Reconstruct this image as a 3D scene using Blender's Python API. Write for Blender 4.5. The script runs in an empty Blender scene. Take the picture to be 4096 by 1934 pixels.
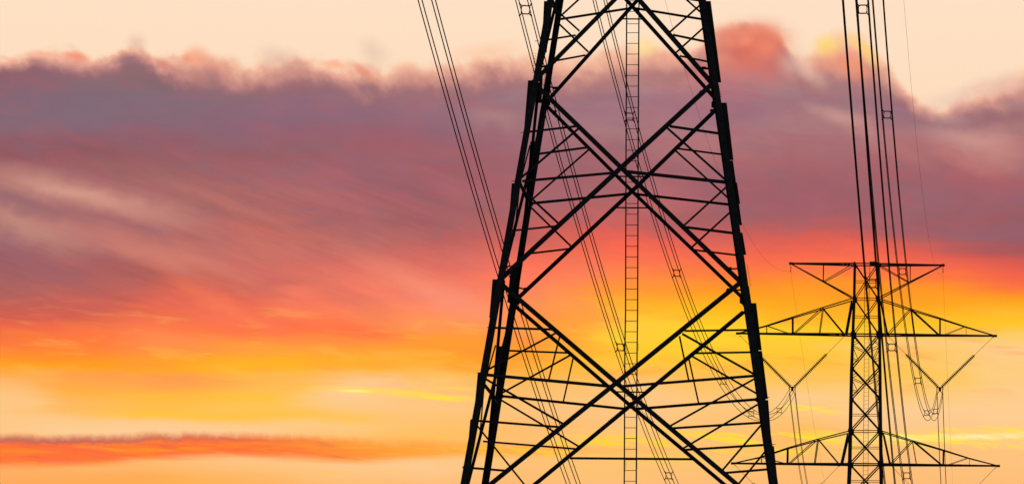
import bpy, math, random
import numpy as np
from mathutils import Vector, Matrix
random.seed(7)
C = bpy.context.scene.collection
S = bpy.context.scene

# ------------------------------------------------------------------ camera
F, PIT, ROLL = 20500.0, 0.0995, 0.0121        # focal length in photo pixels, pitch, roll
CZ = 1.7
cam = bpy.data.cameras.new('camera')
co = bpy.data.objects.new('camera', cam); C.objects.link(co)
cam.sensor_fit = 'HORIZONTAL'; cam.sensor_width = 36.0; cam.lens = F / 4096 * 36.0
cam.clip_start = 0.5; cam.clip_end = 30000
right = Vector((math.cos(ROLL), -0.0, 0)); 
_cp, _sp, _c, _s = math.cos(PIT), math.sin(PIT), math.cos(ROLL), math.sin(ROLL)
R0 = Vector((1, 0, 0)); U0 = Vector((0, -_sp, _cp)); D0 = Vector((0, _cp, _sp))
camR = R0 * _c + U0 * _s
camU = U0 * _c - R0 * _s
M = Matrix((camR, camU, -D0)).transposed().to_4x4()
M.translation = Vector((0, 0, CZ))
co.matrix_world = M
S.camera = co
S.render.resolution_x, S.render.resolution_y = 1024, 483
S.view_settings.view_transform = 'Standard'; S.view_settings.look = 'None'
S.view_settings.exposure = 0; S.view_settings.gamma = 1

def ray(u, v):
    x = (u - 2048) / F; y = (967 - v) / F
    return camR * x + camU * y + D0
def azel(u, v):
    r = ray(u, v)
    return math.degrees(math.atan2(r.x, r.y)), math.degrees(math.atan2(r.z, math.hypot(r.x, r.y)))
PX = math.degrees(1 / F)

# ------------------------------------------------------------------ sky
def lin(c):
    o = []
    for k in c:
        k /= 255.0
        o.append(k / 12.92 if k <= .04045 else ((k + .055) / 1.055) ** 2.4)
    return (*o, 1.0)
W = bpy.data.worlds.new('World'); W.use_nodes = True
W.cycles.sampling_method = 'MANUAL'; W.cycles.sample_map_resolution = 256
nt = W.node_tree; nt.nodes.clear(); N = nt.nodes; L = nt.links
def put(sock, v):
    if isinstance(v, (int, float)): sock.default_value = v
    elif isinstance(v, tuple): sock.default_value = v
    else: L.new(v, sock)
def mth(op, a, b=0.0, c=None, clamp=False):
    n = N.new('ShaderNodeMath'); n.operation = op; n.use_clamp = clamp
    put(n.inputs[0], a); put(n.inputs[1], b)
    if c is not None: put(n.inputs[2], c)
    return n.outputs[0]
def add(a, b): return mth('ADD', a, b)
def sub(a, b): return mth('SUBTRACT', a, b)
def mul(a, b): return mth('MULTIPLY', a, b)
def sstep(x, a, b):
    n = N.new('ShaderNodeMapRange'); n.interpolation_type = 'SMOOTHSTEP'
    put(n.inputs[0], x); put(n.inputs[1], a); put(n.inputs[2], b); n.inputs[3].default_value = 0; n.inputs[4].default_value = 1
    return n.outputs[0]
def mixc(f, a, b):
    n = N.new('ShaderNodeMix'); n.data_type = 'RGBA'
    put(n.inputs[0], f); put(n.inputs[6], a); put(n.inputs[7], b)
    return n.outputs[2]
def mixl(f, c1, c2):                      # lighten/darken by factor
    return mixc(f, c1, c2)
def vec(x, y, z):
    n = N.new('ShaderNodeCombineXYZ'); put(n.inputs[0], x); put(n.inputs[1], y); put(n.inputs[2], z); return n.outputs[0]
def noise(x, y, z, det=5, rough=.55, dist=0.0, scale=1.0):
    n = N.new('ShaderNodeTexNoise'); n.noise_dimensions = '3D'
    put(n.inputs['Vector'], vec(x, y, z)); n.inputs['Scale'].default_value = scale
    n.inputs['Detail'].default_value = det; n.inputs['Roughness'].default_value = rough
    n.inputs['Distortion'].default_value = dist
    return sub(n.outputs[0], 0.5)
def curve(x, x0, x1, pts, y0, y1):         # piecewise curve of azimuth, smooth
    n = N.new('ShaderNodeFloatCurve'); m = n.mapping; cu = m.curves[0]
    P = [((px - x0) / (x1 - x0), (py - y0) / (y1 - y0)) for px, py in pts]
    cu.points[0].location = P[0]; cu.points[1].location = P[-1]
    for p in P[1:-1]: cu.points.new(*p)
    m.use_clip = True; m.update()
    put(n.inputs[1], mth('DIVIDE', sub(x, x0), x1 - x0, clamp=True))
    return add(mul(n.outputs[0], y1 - y0), y0)

tc = N.new('ShaderNodeTexCoord')
sp = N.new('ShaderNodeSeparateXYZ'); L.new(tc.outputs['Generated'], sp.inputs[0])
dx, dy, dz = sp.outputs
AZ = mul(mth('ARCTAN2', dx, dy), 180 / math.pi)
EL = mul(mth('ARCSINE', dz), 180 / math.pi)

# soft drifting distortion of the cloud field
big = noise(mul(AZ, .55), mul(EL, 1.5), 3.1, det=3, rough=.5)
rot = add(EL, mul(AZ, .33))                # constant along streaks falling to the right
streak = noise(mul(AZ, .8), mul(rot, 4.6), 7.7, det=4, rough=.48, dist=.25)
flat = noise(mul(AZ, .35), mul(EL, 4.5), 1.9, det=4, rough=.5)
puff = noise(mul(AZ, 2.1), mul(EL, 2.9), 5.3, det=4, rough=.5, dist=.35)
fine = noise(mul(AZ, 6.0), mul(EL, 7.0), 2.2, det=3, rough=.55)
inner = mul(mul(sstep(EL, 3.9, 4.6), sub(1.0, sstep(EL, 6.35, 7.0))), sub(1.0, mul(sstep(AZ, -1.2, 1.6), .72)))
V = add(EL, mul(big, .22))
V = add(V, mul(mul(streak, inner), .13))
V = add(V, mul(flat, .11))
V = add(V, mul(puff, .04))

COL = {
0: [(300,140,100,110),(400,133,104,118),(500,135,104,116),(560,146,95,105),(620,150,90,98),(680,158,98,102),(740,165,108,108),(860,168,110,110),(960,160,108,113),(1010,157,98,108),(1100,165,98,100),(1180,175,98,92),(1250,210,95,80),(1310,240,105,72),(1380,255,128,58),(1430,255,150,40),(1460,255,165,40),(1490,255,172,70),(1530,255,185,110),(1600,254,198,130),(1720,254,201,138),(1860,254,178,105),(1934,254,172,92)],
350: [(290,145,108,112),(400,129,107,120),(500,135,105,118),(560,146,97,108),(620,150,92,98),(680,158,100,102),(760,168,106,106),(820,168,106,106),(880,165,105,108),(1000,170,105,102),(1060,172,98,98),(1130,180,98,92),(1200,200,98,88),(1270,215,98,80),(1330,255,120,70),(1380,255,125,60),(1430,255,150,40),(1465,255,162,35),(1490,255,160,75),(1530,255,170,75),(1560,255,178,70),(1600,254,185,95),(1640,254,190,100),(1680,254,202,140),(1720,254,205,148),(1860,254,185,110),(1934,254,172,85)],
700: [(320,135,105,112),(400,134,108,120),(480,136,104,116),(560,148,95,106),(640,154,98,104),(700,164,102,100),(760,174,108,104),(860,170,105,104),(960,190,110,102),(1000,192,112,104),(1060,190,105,95),(1110,205,105,90),(1180,225,105,85),(1250,240,110,80),(1310,255,125,75),(1350,255,140,80),(1400,255,145,70),(1440,255,160,45),(1470,255,168,40),(1500,255,155,78),(1540,255,165,78),(1580,255,185,65),(1620,255,190,75),(1660,255,196,65),(1690,254,203,145),(1720,254,205,148),(1860,254,190,120),(1934,254,178,85)],
1050: [(350,150,105,115),(420,145,105,120),(500,142,102,118),(560,148,100,112),(620,152,95,100),(680,160,98,104),(740,170,104,104),(860,178,105,102),(920,196,108,98),(1020,200,112,102),(1080,205,108,98),(1140,204,102,90),(1200,235,110,85),(1260,250,115,80),(1320,255,120,72),(1370,255,150,65),(1410,255,165,60),(1450,255,178,38),(1480,255,180,45),(1510,255,182,80),(1560,255,190,85),(1590,255,195,65),(1630,254,195,90),(1660,255,195,70),(1690,254,203,140),(1725,254,205,148),(1860,254,195,125),(1934,254,182,100)],
1400: [(380,150,108,118),(460,146,104,120),(520,152,98,112),(580,158,96,104),(640,160,96,106),(700,165,100,106),(760,172,102,104),(880,170,100,102),(960,185,108,104),(1030,205,108,98),(1080,225,115,98),(1120,238,122,98),(1170,240,118,92),(1230,255,125,85),(1300,255,120,72),(1340,255,118,68),(1380,255,150,65),(1440,255,168,42),(1480,255,178,55),(1520,254,198,130),(1570,254,205,150),(1620,254,200,130),(1660,255,195,90),(1700,254,200,130),(1740,254,195,115),(1860,254,200,140),(1934,254,190,115)],
1750: [(400,158,112,122),(480,150,105,120),(560,155,98,108),(620,163,100,108),(700,160,96,104),(820,168,98,102),(880,165,98,100),(960,190,100,96),(1020,210,108,98),(1080,225,112,98),(1130,242,124,100),(1180,245,130,104),(1220,252,138,98),(1270,255,148,90),(1320,255,150,80),(1345,255,155,58),(1390,255,158,48),(1440,255,168,42),(1480,255,185,80),(1510,254,198,110),(1560,254,195,125),(1620,254,198,130),(1680,254,195,115),(1740,255,192,95),(1860,254,202,145),(1934,254,190,120)],
2100: [(340,170,130,128),(420,155,115,126),(480,162,116,122),(560,162,108,118),(640,160,100,108),(720,165,102,108),(800,168,102,106),(880,180,100,98),(950,200,98,92),(1010,235,108,88),(1070,255,118,88),(1150,255,130,95),(1220,255,148,90),(1290,255,150,65),(1380,255,155,50),(1450,255,160,50),(1500,255,180,80),(1560,254,190,110),(1650,254,195,125),(1720,254,190,112),(1830,254,195,120),(1934,254,188,115)],
2300: [(320,195,145,138),(380,165,120,128),(450,158,114,126),(520,162,116,120),(600,162,105,112),(700,162,102,108),(800,172,105,107),(900,205,98,90),(960,225,102,85),(1030,250,115,85),(1100,255,130,88),(1180,255,148,80),(1260,255,160,65),(1340,255,165,60),(1420,255,178,55),(1470,255,182,65),(1510,255,187,85),(1560,254,196,118),(1650,254,196,128),(1750,254,194,115),(1850,254,195,116),(1934,254,190,118)],
2500: [(250,225,165,145),(320,195,145,140),(380,165,120,130),(450,160,115,128),(520,168,120,125),(600,165,108,115),(680,165,102,108),(760,175,108,110),(830,185,105,104),(900,215,98,88),(960,245,100,80),(1030,255,115,80),(1100,255,135,70),(1160,255,155,50),(1220,255,180,45),(1300,255,205,55),(1400,255,205,50),(1450,255,200,55),(1500,255,190,80),(1550,254,200,130),(1650,254,200,135),(1750,254,195,115),(1850,254,195,115),(1934,254,192,120)],
2900: [(180,235,160,130),(260,212,130,120),(340,185,120,125),(420,165,112,125),(500,165,115,125),(560,178,118,120),(640,170,108,112),(720,165,100,108),(800,162,98,106),(880,170,98,100),(940,205,98,90),(1000,240,105,82),(1050,255,115,75),(1110,255,130,60),(1170,255,155,35),(1230,255,185,30),(1300,255,210,42),(1380,255,210,50),(1450,255,200,60),(1500,254,192,85),(1600,254,200,125),(1700,254,195,120),(1850,254,195,115),(1934,254,190,120)],
3250: [(240,190,130,125),(320,175,130,130),(400,160,118,128),(460,175,128,128),(540,170,115,120),(640,168,105,110),(720,162,98,106),(800,160,96,106),(860,165,96,102),(920,205,95,88),(980,235,98,80),(1030,252,108,75),(1080,255,125,65),(1130,255,150,40),(1200,255,165,35),(1270,255,185,40),(1330,255,208,45),(1400,255,200,55),(1450,255,192,62),(1520,254,198,95),(1580,254,205,140),(1680,254,195,115),(1730,254,182,98),(1780,254,195,105),(1850,254,192,115),(1934,254,188,115)],
3600: [(340,180,132,135),(400,155,115,125),(470,160,115,125),(520,178,120,122),(600,170,108,112),(700,165,98,104),(780,160,98,106),(860,155,98,106),(920,162,95,100),(970,190,95,90),(1030,235,98,80),(1080,250,108,75),(1120,255,125,62),(1160,255,150,40),(1230,255,165,35),(1300,255,195,40),(1340,254,200,70),(1370,254,205,125),(1420,254,200,100),(1480,255,198,85),(1560,254,202,110),(1640,254,205,145),(1720,254,200,140),(1800,254,195,125),(1934,254,190,120)],
4096: [(420,160,120,122),(470,150,108,118),(520,178,125,122),(580,182,120,118),(650,175,110,112),(720,168,98,104),(800,155,98,108),(880,158,92,98),(940,152,98,110),(990,160,88,94),(1040,205,90,82),(1090,240,98,75),(1130,250,105,70),(1170,255,135,50),(1210,255,165,35),(1270,255,190,40),(1310,255,200,45),(1360,254,205,120),(1400,254,205,140),(1470,254,205,125),(1560,254,205,140),(1650,254,205,145),(1740,254,202,140),(1800,254,198,130),(1934,254,190,120)],
}
E0, E1 = 2.0, 9.0
Vn = mth('DIVIDE', sub(V, E0), E1 - E0, clamp=True)
AZw = add(AZ, add(mul(big, 1.3), mul(flat, 1.6)))
prev = None; paz = None
for x in sorted(COL):
    r = N.new('ShaderNodeValToRGB'); r.color_ramp.interpolation = 'B_SPLINE' if False else 'LINEAR'
    st = sorted([((azel(x, y)[1] - E0) / (E1 - E0), lin((a, b, c))) for y, a, b, c in COL[x]])
    el = r.color_ramp.elements
    el[0].position = st[0][0]; el[0].color = st[0][1]; el[1].position = st[-1][0]; el[1].color = st[-1][1]
    for p, c in st[1:-1]:
        e = el.new(p); e.color = c
    L.new(Vn if prev is None else add(Vn, mul(prev, 1e-9)), r.inputs[0])
    a = azel(x, 967)[0]
    prev = r.outputs[0] if prev is None else mixc(sstep(add(AZw, mul(prev, 1e-9)), paz, a), prev, r.outputs[0])
    paz = a
cloud = prev
# mottled, brushed texture inside the clouds
mot = noise(mul(AZ, 2.0), mul(add(EL, mul(AZ, .08)), 5.5), 11.7, det=2, rough=.45, dist=.5)
zone = mul(sstep(EL, 5.3, 6.0), sub(1.0, sstep(EL, 7.3, 7.7)))
cloud = mixc(mul(mul(sstep(mot, .0, .16), zone), .24), cloud, lin((164, 92, 102)))
cloud = mixc(mul(mul(sstep(mul(mot, -1.0), .0, .16), zone), .20), cloud, lin((142, 112, 126)))
mot2 = noise(mul(AZ, 1.3), mul(add(EL, mul(AZ, .05)), 7.5), 14.1, det=4, rough=.5, dist=.4)
zw = mul(sstep(EL, 3.9, 4.3), sub(1.0, sstep(EL, 4.7, 5.2)))
cloud = mixc(mul(mul(sstep(mot2, .02, .2), zw), .28), cloud, lin((255, 140, 72)))
cloud = mixc(mul(mul(sstep(mul(mot2, -1.0), .02, .2), zw), .26), cloud, lin((255, 196, 88)))
str2 = noise(mul(AZ, 2.0), mul(rot, 15), 3.7, det=5, rough=.6, dist=.3)
zs_ = mul(mul(sstep(EL, 4.6, 5.2), sub(1.0, sstep(EL, 6.2, 6.8))), sub(1.0, mul(sstep(AZ, -2.0, 1.0), .8)))
tex = add(add(mul(mul(streak, inner), .30), mul(puff, .12)), add(mul(mul(str2, zs_), .26), mul(mul(mot, zone), .16)))
hs = N.new('ShaderNodeHueSaturation'); L.new(cloud, hs.inputs['Color']); put(hs.inputs['Value'], add(tex, 1.0))
midc = mul(sstep(EL, 4.3, 5.2), 1.0)
cloud = mixc(midc, cloud, hs.outputs[0])

G = bpy.data.node_groups.new('cloud_patch', 'ShaderNodeTree')
for nm, ty in (('Base','NodeSocketColor'),('Tint','NodeSocketColor'),('AZ','NodeSocketFloat'),('EL','NodeSocketFloat'),('Puff','NodeSocketFloat'),('Streak','NodeSocketFloat'),
               ('A','NodeSocketFloat'),('E','NodeSocketFloat'),('C','NodeSocketFloat'),('S','NodeSocketFloat'),('RX','NodeSocketFloat'),('RY','NodeSocketFloat'),
               ('Soft','NodeSocketFloat'),('K','NodeSocketFloat'),('Wob','NodeSocketFloat'),('WobS','NodeSocketFloat')):
    G.interface.new_socket(name=nm, in_out='INPUT', socket_type=ty)
G.interface.new_socket(name='Out', in_out='OUTPUT', socket_type='NodeSocketColor')
_N, _L = N, L
N, L = G.nodes, G.links
gi = N.new('NodeGroupInput'); go_ = N.new('NodeGroupOutput'); I = {o.name: o for o in gi.outputs if o.name}
# (the tiny term only makes the patches evaluate one after another)
ua = add(sub(add(I['AZ'], mul(I['Base'], 1e-9)), I['A']), mul(mul(I['Puff'], I['Wob']), .35))
ue = add(add(sub(add(I['EL'], mul(I['Base'], 1e-9)), I['E']), mul(mul(I['Puff'], I['Wob']), .3)), mul(I['Streak'], I['WobS']))
u_ = mul(sub(mul(ua, I['C']), mul(ue, I['S'])), I['RX']); v_ = mul(add(mul(ua, I['S']), mul(ue, I['C'])), I['RY'])
d_ = mth('SQRT', add(mul(u_, u_), mul(v_, v_)))
m_ = mul(sub(1.0, sstep(d_, I['Soft'], 1.5)), I['K'])
L.new(mixc(m_, I['Base'], I['Tint']), go_.inputs[0])
N, L = _N, _L
def blob(base, x, y, rx, ry, slope, col, k, wob=.75, soft=0.0, extra=None):
    """elongated soft cloud patch; slope>0 falls towards the right"""
    a, e = azel(x, y); th = math.atan(slope)
    g = N.new('ShaderNodeGroup'); g.node_tree = G
    kk = k if extra is None else mul(extra, k)
    for nm, v in (('Base', base), ('Tint', lin(col)), ('AZ', AZ), ('EL', EL), ('Puff', puff), ('Streak', streak), ('A', a), ('E', e), ('C', math.cos(th)), ('S', math.sin(th)),
                  ('RX', 1/(rx*PX)), ('RY', 1/(ry*PX)), ('Soft', soft), ('K', kk), ('Wob', wob), ('WobS', .12*wob if rx > 2.5*ry else 0.0)):
        put(g.inputs[nm], v)
    return g.outputs[0]

for b in [
 (300,765,430,62,.19,(214,154,136),.62),(330,772,240,26,.17,(226,168,146),.45),(560,835,280,50,.28,(205,140,126),.5),
 (100,895,260,60,.32,(206,148,130),.62),(620,1010,480,60,.30,(222,136,118),.55),(150,830,260,38,.30,(152,106,112),.55),
 (950,830,260,28,.4,(196,118,106),.5),(1300,800,300,25,.3,(186,112,108),.35),(150,1060,300,40,.35,(158,98,104),.5),
 (1760,1180,380,60,.45,(252,152,122),.55),(1300,1130,300,50,.5,(212,112,98),.4),(900,1230,260,40,.5,(255,128,88),.5),
 (3250,330,170,70,.6,(168,122,130),.35),(3700,500,260,40,.1,(152,112,122),.6),(3950,470,160,32,-.2,(146,108,118),.6),
 (3370,480,150,42,.35,(212,158,148),.6),(3890,560,190,56,.25,(212,158,148),.65),(3850,640,160,40,.4,(208,132,120),.4),(4000,640,120,60,.3,(206,138,128),.4),(3640,610,120,34,.6,(190,124,120),.4),(3480,560,120,30,.5,(190,134,130),.35),(2650,480,220,50,.2,(178,126,126),.35),(2750,600,200,50,.1,(184,120,116),.3),
 (1980,470,110,45,.2,(186,134,132),.55),(2300,480,200,40,.2,(172,124,128),.4),(3060,480,200,40,.0,(160,112,124),.4)]:
    cloud = blob(cloud, *b)

# ---- top edge of the cloud deck against clear peach sky
OUTER = [(-600,220),(0,226),(100,212),(180,196),(330,200),(375,226),(440,216),(500,190),(545,168),(585,196),(640,216),(700,214),(760,192),(830,190),(900,222),(960,236),(1000,238),(1060,214),(1110,216),(1200,208),(1290,236),(1400,246),(1500,250),(1550,276),(1620,244),(1700,242),(1850,222),(2000,198),(2150,215),(2300,204),(2450,175),(2580,158),(2700,196),(2790,165),(2850,112),(2920,88),(3000,80),(3080,92),(3140,146),(3190,214),(3240,196),(3290,138),(3370,120),(3430,132),(3500,190),(3560,258),(3640,350),(3700,400),(3780,416),(3860,330),(3950,322),(4060,285),(4400,290)]
INNER = [(-600,275),(0,276),(170,270),(300,288),(420,294),(475,274),(521,252),(600,280),(700,318),(780,346),(870,352),(960,360),(1100,352),(1290,338),(1370,366),(1480,382),(1600,380),(1700,374),(1900,348),(2150,352),(2250,368),(2330,368),(2420,345),(2550,330),(2700,305),(2800,250),(2880,196),(2950,160),(3020,150),(3090,172),(3140,232),(3180,290),(3260,366),(3400,345),(3500,356),(3600,405),(3700,480),(3800,492),(3900,480),(4000,452),(4200,420)]
oa = [azel(x, y) for x, y in OUTER]; ia = [azel(x, y) for x, y in INNER]
eo = curve(AZ, oa[0][0], oa[-1][0], oa, 6.5, 9.2); ei = curve(AZ, ia[0][0], ia[-1][0], ia, 6.5, 9.2)
wis = add(add(mul(puff, .36), mul(fine, .24)), mul(noise(mul(add(AZ, mul(EL, .55)), 4.2), mul(EL, 2.2), 9.1, det=4, rough=.55), .30))
h = sub(eo, EL)
gap = sub(eo, ei)
hh = mth('DIVIDE', add(h, mul(wis, add(.24, mul(gap, 1.15)))), gap)      # 0 at the outermost vapour, 1 where the deck turns solid
er = N.new('ShaderNodeValToRGB'); L.new(mth('MULTIPLY', hh, .6, clamp=True), er.inputs[0])
ee = er.color_ramp.elements
ee[0].position = .05; ee[0].color = lin((250, 206, 174)); ee[1].position = .72; ee[1].color = lin((158, 108, 112))
for p_, c_ in ((.22, (240, 180, 154)), (.38, (206, 146, 134)), (.54, (176, 122, 122))):
    e_ = ee.new(p_); e_.color = lin(c_)
vap = sstep(hh, -.12, .42)
solid = sstep(hh, .7, 1.5)
cloud = mixc(solid, er.outputs[0], cloud)
m_edge = vap
top = N.new('ShaderNodeValToRGB'); L.new(mth('DIVIDE', sub(EL, 7.0), 3.0, clamp=True), top.inputs[0])
top.color_ramp.elements[0].color = lin((254, 220, 188)); top.color_ramp.elements[1].color = lin((254, 230, 206))
sky = mixc(m_edge, top.outputs[0], cloud)
for b in [
 (165,222,70,20,-.05,(252,176,146),.8),(300,228,60,24,.1,(246,146,116),.85),(30,240,70,12,.1,(248,176,148),.6),(150,248,60,16,0,(172,120,122),.4),
 (520,235,70,20,-.1,(160,116,120),.6),(545,175,40,34,.3,(228,184,166),.6),(655,262,70,20,.5,(214,136,122),.7),(790,225,50,38,.4,(250,172,136),.85),(760,228,26,20,.2,(240,150,122),.7),(860,262,70,34,.5,(232,152,132),.6),(800,310,60,40,.3,(196,134,124),.5),(850,300,50,40,.6,(160,112,116),.5),
 (1120,240,90,50,.3,(205,160,148),.4),(1330,262,60,18,.1,(252,170,136),.75),(1450,285,70,20,.5,(236,146,122),.75),(1180,292,40,22,.3,(206,140,128),.5),(1500,205,70,50,.5,(216,180,164),.4),
 (1630,272,60,26,.1,(246,180,150),.6),(1660,310,90,34,.1,(206,140,128),.5),(1950,205,150,35,-.1,(253,204,170),.7),(2180,260,120,50,0,(252,190,160),.5),(2500,235,200,45,-.1,(246,184,152),.6),(2580,188,62,36,0,(255,226,150),.8),
 (2690,235,80,50,0,(240,166,140),.5),(2850,180,60,80,0,(238,150,125),.6),
 (3010,185,150,100,0,(226,112,92),.85),(2995,128,120,30,0,(244,140,110),.7),(2950,215,50,36,0,(208,104,92),.6),(3062,196,44,40,0,(238,132,106),.6),(2985,158,38,22,0,(248,150,118),.6),(2915,165,36,36,0,(246,146,114),.6),(3105,245,40,50,0,(192,112,110),.5),(3010,235,60,26,.2,(220,122,100),.5),(3090,165,60,60,.8,(240,134,104),.6),(3060,270,150,60,.3,(205,112,104),.5),
 (3310,185,60,46,0,(255,216,112),.9),(3390,160,80,30,.1,(253,206,150),.6),(3400,262,110,56,.4,(246,150,116),.8),(3460,205,90,30,.8,(255,206,112),.8),
 (3235,285,90,34,.9,(232,196,178),.4),(3560,330,90,26,.9,(216,160,146),.4),(4060,325,70,40,0,(246,196,172),.6),(3800,400,120,44,-.2,(234,198,182),.55),(3980,345,120,46,-.2,(234,194,176),.6),(3790,476,90,24,.1,(186,148,146),.5),(4070,420,70,30,0,(176,134,134),.5),(3180,250,60,60,.6,(222,178,164),.45),(3290,260,50,34,.3,(232,150,128),.5)]:
    sky = blob(sky, *b, wob=.55)

rip = noise(mul(AZ, 1.6), mul(add(EL, mul(AZ, .09)), 15), 6.6, det=6, rough=.6, dist=.4)
# ---- low bar of cloud on the left, lit orange from below
def barcurve(pts):
    p = [azel(x, y) for x, y in pts]; return curve(AZ, p[0][0], p[-1][0], p, 2.8, 4.2)
bt = barcurve([(-700,1740),(0,1741),(300,1744),(560,1738),(900,1735),(1200,1742),(1500,1765),(1900,1778),(2300,1780),(2900,1786)])
bb = barcurve([(-700,1860),(0,1852),(350,1848),(600,1826),(900,1815),(1200,1822),(1400,1834),(1650,1822),(1900,1812),(2300,1806),(2900,1800)])
frz = add(mul(mul(noise(mul(AZ, 11), mul(EL, 7), 4.4, det=5, rough=.6, dist=.6), add(noise(mul(AZ, 1.7), 0.0, 8.2, det=1), .55)), .13), mul(noise(mul(AZ, 3.5), mul(EL, 3), 5.4, det=3), .07))
lowflat = noise(mul(AZ, 1.1), mul(EL, 16), 8.8, det=5, rough=.55)
topd = sub(add(bt, mul(frz, 1.0)), EL)
botd = sub(EL, sub(sub(bb, .055), mul(lowflat, .09)))
bar = mul(sstep(topd, -.05, .06), sstep(botd, -.03, .09))
fade = sub(1.0, sstep(AZ, azel(1500,0)[0], azel(2900,0)[0]))
fade2 = add(.15, mul(fade, .85))
rimm = mul(sub(1.0, sstep(topd, .06, .10)), sub(1.0, sstep(AZ, azel(300,0)[0], azel(1500,0)[0])))
barc = mixc(sstep(lowflat, -.12, .18), lin((255,114,60)), lin((255,138,46)))
barc = mixc(sstep(AZ, azel(1000,0)[0], azel(1900,0)[0]), barc, lin((255,168,60)))
barc = mixc(mul(sstep(rip, .04, .16), .5), barc, lin((226, 98, 70)))
barc = mixc(mul(sstep(mul(rip, -1.0), .04, .16), .5), barc, lin((255, 158, 44)))
barc = mixc(mul(rimm, .85), barc, lin((196,104,94)))
sky = mixc(mul(bar, fade2), sky, barc)

# ---- bright yellow cirrus shreds low over the horizon
rip2 = noise(mul(AZ, 2.6), mul(add(EL, mul(AZ, .14)), 22), 2.6, det=6, rough=.6, dist=.5)
rmh = add(.35, mul(sstep(rip2, -.08, .12), .65)); rm = sstep(rip, -.02, .12); rm2 = sstep(rip2, -.01, .1)
for x, y, rx, ry, sl, col, k, ex in [
 (1500,1564,230,13,.04,(255,222,80),.9,rmh),(1600,1554,170,10,-.02,(255,218,60),.9,rm),(1720,1584,300,14,.06,(255,220,70),.8,rmh),(1800,1592,150,11,.03,(255,225,70),.75,rmh),(1840,1553,90,7,.02,(255,215,80),.6,None),(1420,1562,60,5,0,(255,240,150),.9,None),
 (1750,1804,380,20,.01,(255,205,50),.85,rm),(2050,1798,260,24,.02,(255,210,50),.95,rm),(1700,1778,500,26,.02,(255,165,70),.5,None),
 (2450,1792,380,44,.05,(255,212,56),1.0,rm),(2850,1765,440,44,.06,(255,214,60),.9,rm),(3130,1762,300,48,.04,(255,222,60),1.0,rm),(2650,1835,300,20,.02,(255,206,70),.8,rm2),
 (3260,1632,130,20,.03,(255,224,80),1.0,rm),(3620,1600,60,8,0,(255,214,100),.4,rm),
 (3820,1742,520,34,-.02,(255,216,80),.6,rmh),(3800,1744,520,44,-.02,(255,228,62),1.0,rm),(3760,1747,360,13,-.02,(255,240,160),.95,rmh),(4000,1742,200,12,-.06,(255,238,165),.9,rmh),(3950,1770,180,14,.08,(255,222,70),.9,rm2),(3880,1784,80,6,.15,(255,230,80),.8,rm2),
 (1250,1690,240,8,.01,(255,205,90),.6,rm),(1500,1725,220,8,.02,(255,206,90),.6,rm),(1200,1885,220,7,.02,(255,200,80),.5,rm),(1560,1875,180,5,.03,(255,205,80),.5,rm)]:
    sky = blob(sky, x, y, rx, ry, sl, col, k, wob=.04 if ex is None else .08, soft=.3, extra=ex)
grain = noise(mul(AZ, 60), mul(EL, 60), 0.3, det=3, rough=.6)
hs2 = N.new('ShaderNodeHueSaturation'); L.new(sky, hs2.inputs['Color']); put(hs2.inputs['Value'], add(1.0, mul(grain, .035)))
sky = hs2.outputs[0]

# ---- the rest of the dusk sky
nis = N.new('ShaderNodeTexSky'); nis.sky_type = 'NISHITA'; nis.sun_disc = False
SUN_EL, SUN_AZ = 1.2, 2.6
nis.sun_elevation = math.radians(SUN_EL); nis.sun_rotation = math.radians(SUN_AZ)
nsc = N.new('ShaderNodeVectorMath'); nsc.operation = 'SCALE'; L.new(nis.outputs[0], nsc.inputs[0]); nsc.inputs[3].default_value = .065
away = sstep(mth('ABSOLUTE', AZ), 9, 40)
high = sstep(EL, 10, 32)
low = sub(1.0, sstep(EL, -3, 1.0))
f = mth('MAXIMUM', mth('MAXIMUM', away, high), low)
sky = mixc(f, sky, nsc.outputs[0])
bg = N.new('ShaderNodeBackground'); L.new(sky, bg.inputs[0]); bg.inputs[1].default_value = 1.0
wo = N.new('ShaderNodeOutputWorld'); L.new(bg.outputs[0], wo.inputs[0])
S.world = W

# ------------------------------------------------------------------ sun, low behind the clouds
sl = bpy.data.lights.new('sun', 'SUN'); sl.energy = .35; sl.angle = math.radians(3); sl.color = (1, .72, .45)
so = bpy.data.objects.new('sun', sl); C.objects.link(so)
sd = Vector((math.sin(math.radians(SUN_AZ)) * math.cos(math.radians(SUN_EL)), math.cos(math.radians(SUN_AZ)) * math.cos(math.radians(SUN_EL)), math.sin(math.radians(SUN_EL))))
so.rotation_euler = sd.to_track_quat('Z', 'Y').to_euler(); so.location = sd * 500

# ------------------------------------------------------------------ materials
def mat(name, base, rough, metal, var=.35, scale=6.0, base2=None, bump=.15):
    m = bpy.data.materials.new(name); m.use_nodes = True; t = m.node_tree
    b = t.nodes['Principled BSDF']
    n = t.nodes.new('ShaderNodeTexNoise'); n.inputs['Scale'].default_value = scale; n.inputs['Detail'].default_value = 6
    g = t.nodes.new('ShaderNodeTexCoord'); t.links.new(g.outputs['Object'], n.inputs['Vector'])
    r = t.nodes.new('ShaderNodeValToRGB'); t.links.new(n.outputs[0], r.inputs[0])
    r.color_ramp.elements[0].position = .3; r.color_ramp.elements[1].position = .7
    r.color_ramp.elements[0].color = (*[c * (1 - var) for c in base], 1)
    r.color_ramp.elements[1].color = (*(base2 or [c * (1 + var) for c in base]), 1)
    t.links.new(r.outputs[0], b.inputs['Base Color'])
    b.inputs['Roughness'].default_value = rough; b.inputs['Metallic'].default_value = metal
    bp = t.nodes.new('ShaderNodeBump'); bp.inputs['Strength'].default_value = bump; bp.inputs['Distance'].default_value = .01
    t.links.new(n.outputs[0], bp.inputs['Height']); t.links.new(bp.outputs[0], b.inputs['Normal'])
    return m
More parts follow.
